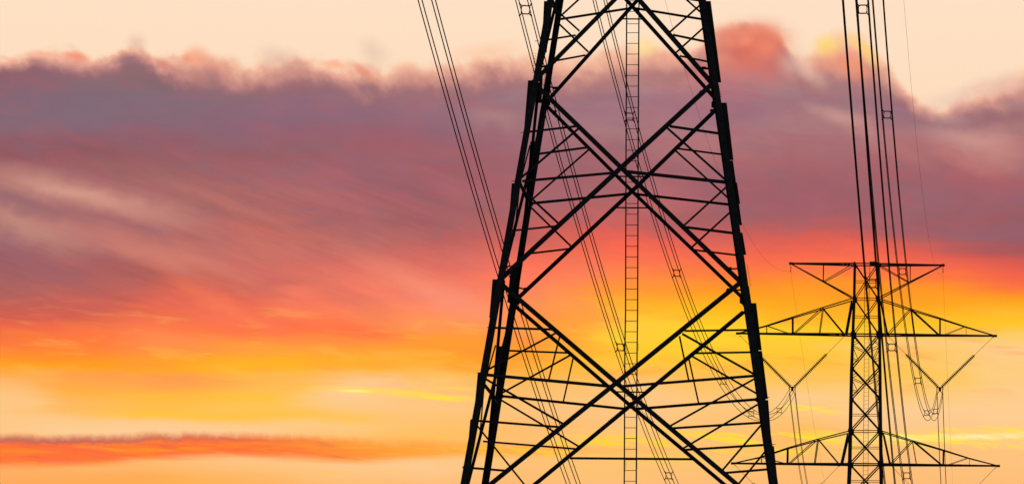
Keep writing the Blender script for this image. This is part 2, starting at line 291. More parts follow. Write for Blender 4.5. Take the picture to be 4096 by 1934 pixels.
STEEL = mat('weathered_galvanised_steel', (.085, .085, .125), .7, .0)
STEEL2 = mat('darkened_steel', (.075, .07, .095), .75, .0)
WIRE = mat('stranded_aluminium', (.05, .042, .04), .7, .0, scale=30)
GLASS = mat('glazed_insulator', (.07, .045, .035), .35, .0)
GROUND = mat('dry_grass_ground', (.06, .055, .03), .95, 0, scale=.15, bump=.6)

# ------------------------------------------------------------------ object helpers
class MB:
    def __init__(s): s.v = []; s.f = []
    def poly(s, pts, faces):
        o = len(s.v); s.v += [Vector(p) for p in pts]; s.f += [tuple(i + o for i in f) for f in faces]
    def prism(s, prof, p, q, e1, e2):
        n = len(prof)
        pts = [p + e1 * a + e2 * b for a, b in prof] + [q + e1 * a + e2 * b for a, b in prof]
        fs = [(i, (i + 1) % n, n + (i + 1) % n, n + i) for i in range(n)] + [tuple(range(n - 1, -1, -1)), tuple(range(n, 2 * n))]
        s.poly(pts, fs)
    def angle(s, p, q, w, nrm, side=1, t=None, w2=None):
        """steel angle section: one flange in the face with outward normal nrm, one turned inward"""
        a = (q - p).normalized(); e1 = nrm.cross(a).normalized() * side; e2 = (e1.cross(a) * -1).normalized()
        if e2.dot(nrm) < 0: e2 = -e2
        t = t or w * .11; w2 = w2 or w * .8
        s.prism([(-w/2, 0), (w/2, 0), (w/2, -w2), (w/2 - t, -w2), (w/2 - t, -t), (-w/2, -t)], p, q, e1, e2)
    def tube(s, pts, r, n=6):
        rs = r if isinstance(r, (list, tuple)) else [r] * len(pts)
        o = len(s.v)
        for i, p in enumerate(pts):
            a = (pts[min(i + 1, len(pts) - 1)] - pts[max(i - 1, 0)]).normalized()
            x = a.cross(Vector((0, 0, 1)))
            if x.length < 1e-3: x = a.cross(Vector((1, 0, 0)))
            x.normalize(); y = x.cross(a)
            for k in range(n):
                th = 2 * math.pi * k / n
                s.v.append(p + (x * math.cos(th) + y * math.sin(th)) * rs[i])
        for i in range(len(pts) - 1):
            for k in range(n):
                s.f.append((o + i*n + k, o + i*n + (k+1) % n, o + (i+1)*n + (k+1) % n, o + (i+1)*n + k))
        s.f.append(tuple(o + k for k in range(n - 1, -1, -1))); s.f.append(tuple(o + (len(pts)-1)*n + k for k in range(n)))
    def plate(s, pts, nrm, t):
        n = len(pts); h = nrm * (t / 2)
        s.poly([p + h for p in pts] + [p - h for p in pts], [tuple(range(n)), tuple(range(2*n - 1, n - 1, -1))] + [(i, n + i, n + (i+1) % n, (i+1) % n) for i in range(n)])
    def build(s, name, m, parent=None, origin=None):
        """vertices are in world space; the object is placed at origin or at its own middle"""
        if origin is None:
            lo = Vector([min(v[i] for v in s.v) for i in range(3)]); hi = Vector([max(v[i] for v in s.v) for i in range(3)])
            origin = (lo + hi) / 2
        me = bpy.data.meshes.new(name); me.from_pydata([v - origin for v in s.v], [], s.f); me.validate(); me.update()
        me.materials.append(m)
        o = bpy.data.objects.new(name, me); C.objects.link(o)
        if parent is not None:
            o.parent = parent; o.location = origin - ORG[parent.name]
        else: o.location = origin
        ORG[o.name] = origin.copy()
        return o
ORG = {}
def thing(name, loc, label, cat, group=None):
    o = bpy.data.objects.new(name, None); C.objects.link(o); o.location = loc; ORG[o.name] = Vector(loc)
    return tag(o, label, cat, group)
def tag(o, label, cat, group=None):
    o['label'] = label; o['category'] = cat
    if group: o['group'] = group
    return o

# ------------------------------------------------------------------ ground
g = MB(); n = 24; ext = 4000
for i in range(n + 1):
    for j in range(n + 1):
        x, y = -ext + 2*ext*i/n, -ext + 2*ext*j/n
        g.v.append(Vector((x, y, 0)))
for i in range(n):
    for j in range(n):
        a = i*(n+1)+j; g.f.append((a, a+n+1, a+n+2, a+1))
go = g.build('ground', GROUND, origin=Vector((0, 0, 0))); go['kind'] = 'structure'

# ------------------------------------------------------------------ near tower
CX, CY, PSI, W0, K = 3.6005, 160.0, -.05481, 5.9577, .15397
EX = Vector((math.cos(PSI), math.sin(PSI), 0)); EY = Vector((-math.sin(PSI), math.cos(PSI), 0))
def half(z): return W0 - K * (z - CZ)                    # half width at world height z
def corner(sx, sy, z):
    w = half(z); return Vector((CX, CY, 0)) + EX*(sx*w) + EY*(sy*w) + Vector((0, 0, z))
def face(u, v, s, off=0.0):
    """where the sight line of a photo point meets the front (-1) or back (+1) face"""
    r = ray(u, v); o = Vector((0, 0, CZ))
    # EY.(o+tr-c) = s*(W0-K*(t rz)) + s*off
    c = Vector((CX, CY, 0))
    t = (s*(W0 + off) + EY.dot(c) - EY.dot(Vector((0,0,0)))) / (EY.dot(r) + s*K*r.z)
    return o + r*t
nF = (EY * -1 + Vector((0, 0, K))).normalized(); nB = (EY + Vector((0, 0, K))).normalized()
nL = (EX * -1 + Vector((0, 0, K))).normalized(); nR = (EX + Vector((0, 0, K))).normalized()
NRM = {-1: nF, 1: nB}
base = Vector((CX, CY, 0))
T1 = thing('lattice_tower', base, 'large black steel lattice pylon with crossed braces and a central ladder, nearest the viewer', 'pylon')
PXM = 160 / F
cnt = [0]
def member(name, a, b, s, wpx, side=None, off=None):
    cnt[0] += 1
    o = off if off is not None else -.03 - (cnt[0] % 9) * .004
    p, q = face(*a, s, o), face(*b, s, o)
    m = MB(); m.angle(p, q, wpx * PXM, NRM[s], side or (1 if q.z > p.z else -1))
    return m.build(name, STEEL, T1)
# legs
ZT = 37.0
for sx, sy in ((-1, -1), (1, -1), (-1, 1), (1, 1)):
    m = MB()
    zs = [(-.3, 8.0, .25), (8.0, 16.0, .225), (16.0, 22.3, .20), (22.3, ZT, .19)]
    for z0, z1, w in zs:
        p, q = corner(sx, sy, z0), corner(sx, sy, z1)
        e1, e2 = EX * -sx, EY * -sy; t = .03
        h_ = -w * .52
        m.prism([(h_, h_), (w+h_, h_), (w+h_, t+h_), (t+h_, t+h_), (t+h_, w+h_), (h_, w+h_)], p, q, e1, e2)
    m.build('leg', STEEL, T1)
# main crossed braces (photo points: ends on the legs)
def polymember(name, pts, s, wpx, off):
    """a brace that bends slightly where it is bolted at its crossing"""
    P = [face(u, v, s, off) for u, v in pts]
    m = MB()
    for p, q in zip(P[:-1], P[1:]): m.angle(p, q + (q-p).normalized()*.02, wpx*PXM, NRM[s], 1 if q.z > p.z else -1)
    return m.build(name, STEEL, T1)
for s, pts, w, off in [
 (-1,[(2137,325),(2511,-54),(2620,-165)],18,.02),(-1,[(2850,334),(2511,-54),(2415,-165)],18,-.05),
 (1,[(2189,405),(2529,24),(2700,-160)],16,.02),(1,[(2860,394),(2529,26),(2365,-155)],16,-.05),
 (-1,[(2138,333),(2484,668),(2962,1125)],17,-.05),(-1,[(2852,332),(2484,670),(2000,1118)],20,.02),
 (1,[(2184,421),(2527,763),(2970,1190)],15,-.05),(1,[(2863,439),(2529,763),(2066,1197)],17,.02),
 (-1,[(2003,1132),(2474,1535),(3112,2072)],17,-.05),(-1,[(2960,1130),(2468,1527),(1838,2034)],19,.02),
 (1,[(2060,1222),(2521,1620),(3104,2108)],16,-.05),(1,[(2973,1247),(2525,1617),(1913,2121)],17,.02)]:
    polymember('diagonal_brace', pts, s, w, off)
# horizontal struts and redundant bracing, as the photo shows them
H = [(-1,(2089,724),(2452,691),11),(-1,(2498,684),(2921,729),12),(1,(2121,813),(2512,775),11),(1,(2534,775),(2921,818),11),
 (1,(2237,78),(2512,35),10),(1,(2542,34),(2818,79),10),(-1,(2185,-5),(2500,-48),10),(-1,(2525,-40),(2815,4),9),
 (-1,(1940,1496),(2449,1543),11),(-1,(2490,1543),(3020,1501),11),(1,(2003,1582),(2508,1634),11),(1,(2537,1634),(3028,1595),11),
 (1,(2279,1830),(2771,1834),9),(1,(2463,830),(2595,831),6),(1,(2462,705),(2590,706),6),(1,(2490,76),(2577,77),6),(1,(2462,1565),(2587,1567),6)]
for s, a, b, w in H: member('horizontal_strut', a, b, s, w)
RB = [
 (-1,(2197,15),(2318,124),5),(-1,(2170,163),(2303,141),6),(-1,(2158,271),(2192,261),6),(1,(2235,95),(2353,208),6),(1,(2239,68),(2330,-15),6),(1,(2224,243),(2342,221),6),(1,(2174,342),(2221,352),5),(-1,(2138,364),(2165,359),6),
 (-1,(2679,129),(2818,5),6),(1,(2730,-15),(2816,62),6),(-1,(2692,139),(2832,168),6),(1,(2705,210),(2822,104),6),(1,(2719,224),(2842,249),6),(-1,(2812,273),(2845,274),6),(1,(2806,366),(2856,367),6),
 (-1,(2109,528),(2312,504),7),(-1,(2321,508),(2078,716),7),(1,(2155,615),(2346,590),7),(1,(2353,600),(2128,798),6),
 (-1,(2089,758),(2236,894),6),(1,(2121,826),(2286,986),6),(-1,(2047,922),(2228,903),6),(1,(2110,1014),(2278,994),6),(-1,(2013,1070),(2042,1062),5),(-1,(1998,1153),(2034,1149),5),(1,(2048,1144),(2103,1156),5),
 (-1,(2679,504),(2886,534),7),(-1,(2669,511),(2912,727),6),(1,(2711,594),(2893,618),6),(1,(2703,603),(2918,796),6),
 (-1,(2737,900),(2918,736),6),(1,(2766,989),(2925,844),6),(-1,(2742,907),(2944,932),7),(1,(2777,999),(2950,1020),6),(-1,(2916,1075),(2958,1073),5),(1,(2914,1157),(2972,1159),5),
 (-1,(1955,1308),(2226,1316),6),(-1,(1932,1487),(2230,1327),6),(1,(2013,1400),(2278,1410),6),(1,(2006,1571),(2281,1419),6),(-1,(2240,1338),(2195,1517),5),(1,(2293,1429),(2253,1606),5),
 (-1,(1940,1512),(2262,1698),6),(1,(2001,1596),(2323,1788),6),(-1,(1883,1678),(2246,1706),6),(1,(1932,1763),(2312,1794),6),(-1,(1903,1693),(2100,1938),5),(-1,(1851,1866),(2030,1880),6),
 (-1,(2738,1322),(2992,1318),6),(-1,(2729,1333),(3015,1493),6),(1,(2781,1411),(3003,1407),6),(1,(2766,1422),(3026,1572),6),(-1,(2718,1343),(2755,1520),5),(1,(2756,1435),(2795,1613),5),
 (-1,(2678,1703),(3020,1512),6),(1,(2729,1793),(3030,1616),6),(-1,(2683,1711),(3045,1688),7),(1,(2735,1797),(3056,1777),7),(-1,(2889,1879),(3046,1696),6),(1,(2954,1933),(3060,1804),6),(-1,(2900,1889),(3078,1874),7)]
for s, a, b, w in RB: member('redundant_brace', a, b, s, w * 1.32)
# panel heights
zn = {'a': corner(-1,-1,0)}
Z0, Z1, Z2, Z3, Z4 = 22.35, 19.18, 16.1, 13.1, 9.2
# side faces: crossed braces, struts and redundants between front and back legs
def side_member(name, s, f0, z0, f1, z1, w, off):
    """s=-1 left, +1 right face; f in -1..1 runs from the front leg to the back leg"""
    def pt(f, z):
        wv = half(z); return Vector((CX, CY, 0)) + EX*(s*(wv + off)) + EY*(f*wv) + Vector((0, 0, z))
    p, q = pt(f0, z0), pt(f1, z1); m = MB(); m.angle(p, q, w, nL if s < 0 else nR, 1 if q.z > p.z else -1)
    return m.build(name, STEEL, T1)
Zt = 27.6; Zb = 9.0; Zg = .3; Ztt = 32.6
for s in (-1, 1):
    for za, zb in ((Ztt, Zt), (Zt, Z0), (Z0, Z2), (Z2, Zb), (Zb, Zg)):
        side_member('diagonal_brace', s, -.98, za, .98, zb, .11, -.05)
        side_member('diagonal_brace', s, .98, za, -.98, zb, .11, .012)
    for zm in (25.0, Z1, Z3 - .2, 5.0):
        side_member('horizontal_strut', s, -.98, zm, .98, zm, .085, -.03)
        for d, zq in ((-1, zm - 1.5), (-1, zm + 1.4), (1, zm - 1.5), (1, zm + 1.4)):
            side_member('redundant_brace', s, d * .98, zm, d * .5, zq, .05, -.036)
# the same pattern in the panels above and below the picture
def fb_member(name, s, f0, z0, f1, z1, w, off):
    def pt(f, z):
        wv = half(z); return Vector((CX, CY, 0)) + EX*(f*wv) + EY*(s*(wv + off)) + Vector((0, 0, z))
    p, q = pt(f0, z0), pt(f1, z1); m = MB(); m.angle(p, q, w, NRM[s], 1 if q.z > p.z else -1)
    return m.build(name, STEEL, T1)
for s in (-1, 1):
    fb_member('diagonal_brace', s, -.98, Ztt, .98, Zt, .13, -.05); fb_member('diagonal_brace', s, .98, Ztt, -.98, Zt, .13, .02)
    fb_member('diagonal_brace', s, -.98, 9.2 if s < 0 else 8.7, .98, Zg, .15, -.05); fb_member('diagonal_brace', s, .98, 9.0 if s < 0 else 8.7, -.98, Zg, .15, .02)
    fb_member('horizontal_strut', s, -.98, Ztt, .98, Ztt, .085, -.03)
# gusset plates
def gusset(u, v, s, r, off, k=6, sx=1.0, sy=1.0):
    c = face(u, v, s, off); nn = NRM[s]; ex = EX; ey = nn.cross(ex).normalized()
    m = MB(); m.plate([c + ex*(sx*r*PXM*math.cos(2*math.pi*(i+.5)/k)) + ey*(sy*r*PXM*math.sin(2*math.pi*(i+.5)/k)) for i in range(k)], nn, .016)
    m.build('gusset_plate', STEEL2, T1)
for u, v, s, r in [(2140,330,-1,17),(2856,334,-1,19),(2484,669,-1,13),(2003,1125,-1,18),(2966,1128,-1,18),(2471,1531,-1,15),
                   (2188,412,1,16),(2864,418,1,22),(2528,763,1,13),(2062,1205,1,20),(2977,1200,1,22),(2523,1619,1,15),(2529,25,1,11),
                   (2075,728,-1,13),(2924,728,-1,14),(2122,815,1,13),(2926,817,1,12),(1936,1494,-1,15),(3024,1501,-1,13),(2003,1583,1,13),(3030,1596,1,12)]:
    gusset(u, v, s, r, -.012 if s < 0 else -.014)
for u, v, s in [(2221,352,1),(2813,272,-1),(2806,367,1),(2103,1154,1),(2916,1073,-1),(2914,1157,1),(2849,441,1),(2975,1248,1),(2218,447,1),(2085,1240,1)]:
    c = face(u, v, s, .03); m = MB(); e = EX * (9*PXM); f2 = Vector((0, 0, 5.5*PXM)) + EX*(3*PXM)
    m.plate([c - e - f2, c + e - f2, c + e + f2, c - e + f2], NRM[s], .02); m.build('end_plate', STEEL2, T1)
# splice plates standing proud of the legs
for s, q in [(-1,[(2112,322),(2134,322),(2112,520),(2096,520)]),(-1,[(2047,733),(2068,733),(2046,900),(2034,900)]),(-1,[(1970,1116),(1994,1116),(1970,1270),(1957,1270)]),
 (-1,[(1911,1490),(1934,1490),(1910,1640),(1897,1640)]),(-1,[(1881,1678),(1900,1678),(1880,1830),(1867,1830)]),(-1,[(2176,5),(2200,5),(2184,130),(2170,130)]),(-1,[(1858,1870),(1872,1870),(1862,1940),(1850,1940)]),
 (1,[(2160,290),(2172,290),(2166,412),(2151,412)]),(1,[(2121,566),(2145,566),(2130,700),(2112,700)]),(1,[(2044,1060),(2066,1060),(2055,1209),(2029,1209)]),(1,[(1993,1383),(2016,1383),(1998,1570),(1984,1570)]),
 (-1,[(2884,411),(2907,411),(2934,640),(2915,640)]),(-1,[(2934,730),(2948,730),(2961,815),(2940,815)]),(-1,[(2948,930),(2970,930),(2985,1018),(2964,1018)]),(-1,[(2998,1211),(3025,1211),(3047,1399),(3018,1399)]),
 (-1,[(3052,1598),(3073,1598),(3086,1770),(3070,1770)]),(-1,[(3076,1782),(3096,1782),(3112,1940),(3094,1940)]),(-1,[(2818,5),(2843,5),(2885,330),(2858,330)]),(-1,[(2908,642),(2932,642),(2968,900),(2944,900)]),(-1,[(3018,1402),(3048,1402),(3072,1594),(3050,1594)]),(1,[(2950,1010),(2966,1010),(2990,1190),(2974,1190)])]:
    m = MB(); m.plate([face(u, v, s, .008) for u, v in q], NRM[s], .018); m.build('splice_plate', STEEL2, T1)
# bolt rows
for s, a, b, k in [(-1,(2141,215),(2128,292),9),(1,(2178,292),(2174,352),10),(-1,(2872,336),(2882,386),9),(-1,(2008,960),(1995,1045),10),(1,(2058,1070),(2052,1140),10),(-1,(2987,1060),(3000,1142),14),
 (-1,(2383,1590),(2430,1553),9),(1,(2436,1682),(2484,1643),9),(1,(2563,1643),(2614,1688),10),(1,(2505,80),(2512,96),3),(1,(2503,832),(2509,846),3),(1,(2548,832),(2553,846),3),(1,(2500,1836),(2501,1870),6),(1,(2545,1836),(2546,1870),6),(1,(2503,1380),(2504,1402),5),(1,(2550,1374),(2550,1398),5)]:
    m = MB()
    for i in range(k):
        f_ = i / (k - 1); u, v = a[0] + (b[0]-a[0])*f_, a[1] + (b[1]-a[1])*f_
        # studs point away from the member, lying in the face
        d = Vector((b[0]-a[0], b[1]-a[1], 0)).normalized(); nx, ny = d.y, -d.x
        if ny > .2 : nx, ny = -nx, -ny
        if abs(ny) < .5:
            nx = -1 if u < 2100 else (1 if u > 2800 else nx); ny = 0
        p = face(u, v, s, .02); q = face(u + nx*4.5, v + ny*4.5, s, .02)
        m.tube([p, q], .009, 5)
    m.build('bolt_row', STEEL2, T1)
# step bolts poking out of the front left leg beside the strut joints
for u, v in [(2086,530),(2050,724),(1951,1308),(1912,1489),(1885,1678),(1852,1866),(2143,165),(3066,1588),(3090,1776)]:
    m = MB(); m.tube([face(u - 4, v, -1, .02), face(u + 12, v - 1, -1, .02)], .010, 5); m.build('step_bolt', STEEL2, T1)
# ladder hung in the back face
rl = [(2507.5,-160),(2507,0),(2504,640),(2502.4,1240),(2499.5,1400),(2497,1934),(2496.5,2130)]
rr = [(2557,-160),(2556,0),(2552.5,640),(2550.5,1240),(2548.5,1400),(2545,1934),(2544,2130)]
def interp(pts, v):
    for (u0, v0), (u1, v1) in zip(pts[:-1], pts[1:]):
        if v <= v1: return u0 + (u1-u0)*(v-v0)/(v1-v0)
    return pts[-1][0]
m = MB()
for pts in (rl, rr):
    for a, b in zip(pts[:-1], pts[1:]):
        m.angle(face(*a, 1, -.10), face(*b, 1, -.10), 5.4*PXM, nB, 1)
pB, pA = face(2496.5, 2130, 1, -.10), face(2544, 2130, 1, -.10)
gz = (pB.z) / 1.0
for p in (pB, pA):
    q = Vector((p.x, p.y + K*p.z, .1)); m.angle(q, p, 5.4*PXM, nB, 1)
lad = m.build('ladder', STEEL2, T1)
p0, p1 = face(interp(rl, 131.6), 131.6, 1, -.08), face(interp(rr, 131.6), 131.6, 1, -.08)
m = MB(); m.tube([p0, p1], .0115, 6); rung0 = m.build('rung', STEEL2, lad)
mid0 = ORG['rung']
for k in range(-6, 47):
    if k == 0: continue
    v = 131.6 + 42.63*k
    if k == -1: v = 96
    c = (face(interp(rl, v), v, 1, -.08) + face(interp(rr, v), v, 1, -.08)) / 2
    r = rung0.copy(); C.objects.link(r); r.parent = lad; r.location = c - ORG['ladder']

# ------------------------------------------------------------------ far tower
FY, PS2 = 404.0, -.10
_r = ray(3463.5, 1500); FX = _r.x / _r.y * FY
GX = Vector((math.cos(PS2), math.sin(PS2), 0)); GY = Vector((-math.sin(PS2), math.cos(PS2), 0))
FB = Vector((FX, FY, 0))
PF = FY / F
def fp(u, v, b=0.0):
    """photo point -> point of the far tower's middle plane, then moved b metres along the line"""
    r = ray(u, v); o = Vector((0, 0, CZ)); t = GY.dot(FB) / GY.dot(r)
    return o + r*t + GY*b
T2 = thing('lattice_tower', FB, 'smaller distant steel pylon with three cross arms, right of the nearest pylon', 'pylon')
LL = [(3419,1050),(3416.5,1195),(3411,1338),(3406,1471),(3403.5,1593),(3401,1723),(3398.5,1855),(3395,1940)]
RR = [(3512,1052),(3515,1196),(3518.5,1339),(3520.5,1470),(3521.5,1593),(3523,1723),(3524.5,1856),(3526,1940)]
def il(pts, v):
    for (u0, v0), (u1, v1) in zip(pts[:-1], pts[1:]):
        if v <= v1: return u0 + (u1-u0)*(v-v0)/(v1-v0)
    (u0, v0), (u1, v1) = pts[-2:]
    return u1 + (u1-u0)*(v-v1)/(v1-v0)
def hb(v): return max(.3, (il(RR, v) - il(LL, v)) * PF / 2)
n2 = {-1: GY * -1, 1: GY}
def bar(mb, a, b, ba, bb, w, s, side=1):
    """bar in the front (s=-1) or back (s=+1) truss, half depth ba -> bb"""
    p, q = fp(*a, s*ba), fp(*b, s*bb); mb.angle(p, q, w, n2[s], side)
# legs
for s in (-1, 1):
    for P in (LL, RR):
        m = MB(); sgn = 1 if P is LL else -1
        for i, (a, b) in enumerate(zip(P[:-1], P[1:])):
            w = .15 + .014*i
            m.prism([(0,0),(w,0),(w,.02),(.02,.02),(.02,w),(0,w)], fp(*a, s*hb(a[1])) - GX*sgn*w*.45, fp(*b, s*hb(b[1])) - GX*sgn*w*.45, GX*sgn, GY*-s)
        a = P[-1]; p = fp(*a, s*hb(a[1])); q = Vector((p.x, p.y, 0)) - GX*sgn*(p.z*.06) + GY*s*(p.z*.06)
        m.prism([(0,0),(.26,0),(.26,.02),(.02,.02),(.02,.26),(0,.26)], p - GX*sgn*.12, q - GX*sgn*.12, GX*sgn, GY*-s)
        m.build('leg', STEEL, T2)
LV = [1057, 1195.5, 1338, 1470.5, 1593, 1723, 1855.5, 1990]
def body(name, s, a, b, w, off=0.0, side=1):
    m = MB(); p, q = fp(*a, s*(hb(a[1]) + off)), fp(*b, s*(hb(b[1]) + off)); m.angle(p, q, w, n2[s], side); m.build(name, STEEL, T2)
for i, (v0, v1) in enumerate(zip(LV[:-1], LV[1:])):
    for s in (-1, 1):
        l0, r0, l1, r1 = il(LL, v0)+4, il(RR, v0)-4, il(LL, v1)+4, il(RR, v1)-4
        w = .075 if i < 2 else .11
        body('diagonal_brace', s, (l0, v0+3), (r1, v1-3), w, .012); body('diagonal_brace', s, (r0, v0+3), (l1, v1-3), w*.9, -.03, -1)
        vm = (v0 + v1) / 2; lm, rm_ = il(LL, vm), il(RR, vm); cxm = (lm + rm_)/2
        if i in (0, 1, 4, 5, 6):
            body('horizontal_strut', s, (lm, vm - .5), (rm_, vm + .5), .045, -.05)
        if i in (2, 3):
            for L_, sg in ((LL, 1), (RR, -1)):
                def X(fr, v): return il(L_, v) + sg * fr * (il(RR, v) - il(LL, v))
                hgt = v1 - v0
                va = v0 + .31*hgt; vb = v0 + .72*hgt
                body('redundant_brace', s, (X(0, va-2), va-2), (X(.2, v0 + .2*hgt), v0 + .2*hgt), .05, -.05)
                body('redundant_brace', s, (X(0, va+3), va+3), (X(.42, v0+.52*hgt), v0 + .5*hgt), .05, -.06)
                body('redundant_brace', s, (X(.02, va+7), va+7), (X(.23, v0+.76*hgt), v0 + .76*hgt), .05, -.055)
                body('redundant_brace', s, (X(0, vb), vb), (X(.24, v0+.8*hgt), v0 + .79*hgt), .05, -.065)
        if i in (1, 5):
            body('horizontal_strut', s, (l0-3, v0), (r0+3, v0), .06, -.03)
    # side faces
    for P, sg in ((LL, -1), (RR, 1)):
        for k in (-1, 1):
            p = fp(il(P, v0), v0, -k*hb(v0)*.97); q = fp(il(P, v1), v1, k*hb(v1)*.97)
            m = MB(); m.angle(p + GX*sg*(.01+.012*k), q + GX*sg*(.01+.012*k), .07, GX*sg, 1); m.build('side_brace', STEEL, T2)
# gussets
def oct_plate(parent, u, v, s, r, d, name='gusset_plate', sy=1.15):
    c = fp(u, v, s*d); m = MB()
    m.plate([c + GX*(r*PF*math.cos(math.pi/4*(k+.5))) + Vector((0,0,sy*r*PF*math.sin(math.pi/4*(k+.5)))) for k in range(8)], n2[s], .02)
    m.build(name, STEEL2, parent)
for v, r in ((1195.5, 9), (1338, 11), (1470.5, 7), (1593, 7.5), (1723, 11), (1855.5, 10.5)):
    for s in (-1, 1):
        for P, sg in ((LL, 1), (RR, -1)):
            oct_plate(T2, il(P, v) + sg*3, v, s, r, hb(v) + .03, sy=1.25)
for s in (-1, 1): 
    for u in (3421, 3510): oct_plate(T2, u, 1062, s, 7, hb(1060) + .03, sy=.9)
# cross arms
def arm(label, tip, chord, web, root_v, up=True):
    """chord: list of points of the sloping chord from body to tip; flat: the level chord"""
    hbR = hb(root_v); a0 = chord['root'][0]
    def dep(u):
        f_ = max(0.0, min(1.0, (u - tip[0]) / (a0 - tip[0]))); return .07 + (hbR - .07) * f_
    m = MB()
    flat = chord['flat']
    for s in (-1, 1):
        for a, b in zip(flat[:-1], flat[1:]): 
            m.angle(fp(*a, s*dep(a[0])), fp(*b, s*dep(b[0])), .135, n2[s], 1, w2=.12)
    # zigzag bracing lying flat between the two level chords
    k = 9
    for i in range(k):
        f0, f1 = i/k, (i+1)/k; sgn = 1 if i % 2 else -1
        ua, ub = flat[0][0] + (flat[-1][0]-flat[0][0])*f0, flat[0][0] + (flat[-1][0]-flat[0][0])*f1
        va, vb = flat[0][1] + (flat[-1][1]-flat[0][1])*f0, flat[0][1] + (flat[-1][1]-flat[0][1])*f1
        m.angle(fp(ua, va, sgn*dep(ua)*.98) + Vector((0,0,-.02)), fp(ub, vb, -sgn*dep(ub)*.98) + Vector((0,0,-.02)), .05, Vector((0,0,1)), 1)
    # tip block
    c = fp(*tip); m.plate([c + GX*-.16 + Vector((0,0,-.09)), c + GX*.16 + Vector((0,0,-.09)), c + GX*.16 + Vector((0,0,.09)), c + GX*-.16 + Vector((0,0,.09))], GY, .18)
    A = m.build('cross_arm', STEEL, T2)
    for s in (-1, 1):
        m = MB(); sl_ = chord['slope']
        for a, b in zip(sl_[:-1], sl_[1:]): m.angle(fp(*a, s*dep(a[0])), fp(*b, s*dep(b[0])), .085, n2[s], 1)
        m.build('sloping_chord', STEEL, A)
        for a, b, w in web:
            m = MB(); m.angle(fp(*a, s*(dep(a[0])-.012)), fp(*b, s*(dep(b[0])-.012)), w, n2[s], 1 if b[1] < a[1] else -1); m.build('web_brace', STEEL, A)
    return A
arm('', (2952,1332), dict(root=(3414,1338), flat=[(2952,1332),(3414,1338)], slope=[(3410,1197),(3292,1232),(3171,1269),(3067,1302),(2952,1332)]),
    [((3409,1204),(3385,1335),.14),((3292,1233),(3376,1335),.10),((3292,1234),(3278,1335),.06),((3288,1234),(3175,1334),.065),((3171,1270),(3171,1334),.12),((3067,1302),(3160,1334),.04),((3067,1302),(3067,1333),.045)], 1338)
arm('', (3980,1342), dict(root=(3518,1339), flat=[(3518,1338),(3980,1342)], slope=[(3520,1198),(3645,1238),(3760,1273),(3861,1306),(3980,1342)]),
    [((3523,1206),(3550,1337),.14),((3648,1240),(3755,1338),.10),((3645,1240),(3657,1338),.05),((3641,1238),(3553,1336),.065),((3760,1274),(3760,1339),.12),((3859,1306),(3776,1339),.04),((3864,1307),(3865,1339),.03)], 1338)
arm('', (2932,1851), dict(root=(3400,1855), flat=[(2932,1851),(3400,1855.5)], slope=[(3404,1724),(3273,1757),(3151,1791),(3046,1826),(2932,1851)]),
    [((3393,1738),(3367,1853),.14),((3275,1758),(3355,1853),.10),((3272,1759),(3259,1852),.07),((3262,1761),(3157,1852),.065),((3151,1792),(3150,1852),.12),((3046,1826),(3138,1851),.04),((3046,1826),(3046,1850),.045)], 1855)
arm('', (3992,1861), dict(root=(3524,1856), flat=[(3524,1856),(3992,1861)], slope=[(3528,1725),(3652,1763),(3774,1799),(3876,1831),(3992,1861)]),
    [((3534,1735),(3560,1855),.14),((3656,1765),(3767,1858),.10),((3650,1764),(3666,1856),.06),((3647,1765),(3563,1855),.065),((3774,1800),(3773,1858),.12),((3872,1830),(3790,1858),.04),((3878,1832),(3878,1858),.03)], 1855)
arm('', (3164,1053), dict(root=(3418,1057), flat=[(3164,1053),(3418,1057)], slope=[(3410,1190),(3295,1126),(3164,1054)]),
    [((3294,1057),(3293,1124),.05),((3297,1125),(3410,1061),.06)], 1057)
arm('', (3771,1060), dict(root=(3514,1058), flat=[(3514,1058),(3771,1060)], slope=[(3520,1191),(3638,1129),(3771,1061)]),
    [((3641,1060),(3641,1127),.05),((3636,1129),(3518,1062),.06)], 1057)
# level chords and cross plates through the body
for v, w in ((1057, .1), (1338.5, .11), (1855.7, .11)):
    for s in (-1, 1):
        body('horizontal_strut', s, (il(LL, v), v - .3), (il(RR, v), v + .3), w, .03)
m = MB(); zz = Vector((0, 0, .15))
p, q = fp(3480, 1057, -.5), fp(3506, 1057, -.5); m.plate([p - zz, q - zz, q + zz, p + zz], GY, .9); m.build('top_plate', STEEL2, T2)
# far ladder
fl = [(3461,1060),(3457,1130),(3456.5,1330),(3455.5,1500),(3454,1660),(3453,1750),(3451.5,1940)]
fr = [(3479,1060),(3476,1130),(3475.5,1330),(3474.5,1500),(3473,1660),(3472,1750),(3471,1940)]
m = MB()
for P in (fl, fr):
    for a, b in zip(P[:-1], P[1:]): m.angle(fp(*a, .6), fp(*b, .6), .035, GY, 1)
    p = fp(*P[-1], .6); m.angle(Vector((p.x, p.y, .1)), p, .035, GY, 1)
lad2 = m.build('ladder', STEEL2, T2); ORG[lad2.name] = ORG[lad2.name]
r0 = None; v = 1071.0
while v < 2000:
    a, b = fp(il(fl, v), v, .62), fp(il(fr, v), v, .62)
    if r0 is None:
        m = MB(); m.tube([a, b], .009, 5); r0 = m.build('rung', STEEL2, lad2)
    else:
        r = r0.copy(); C.objects.link(r); r.parent = lad2; r.location = (a + b)/2 - ORG[lad2.name]
    v += 16.45

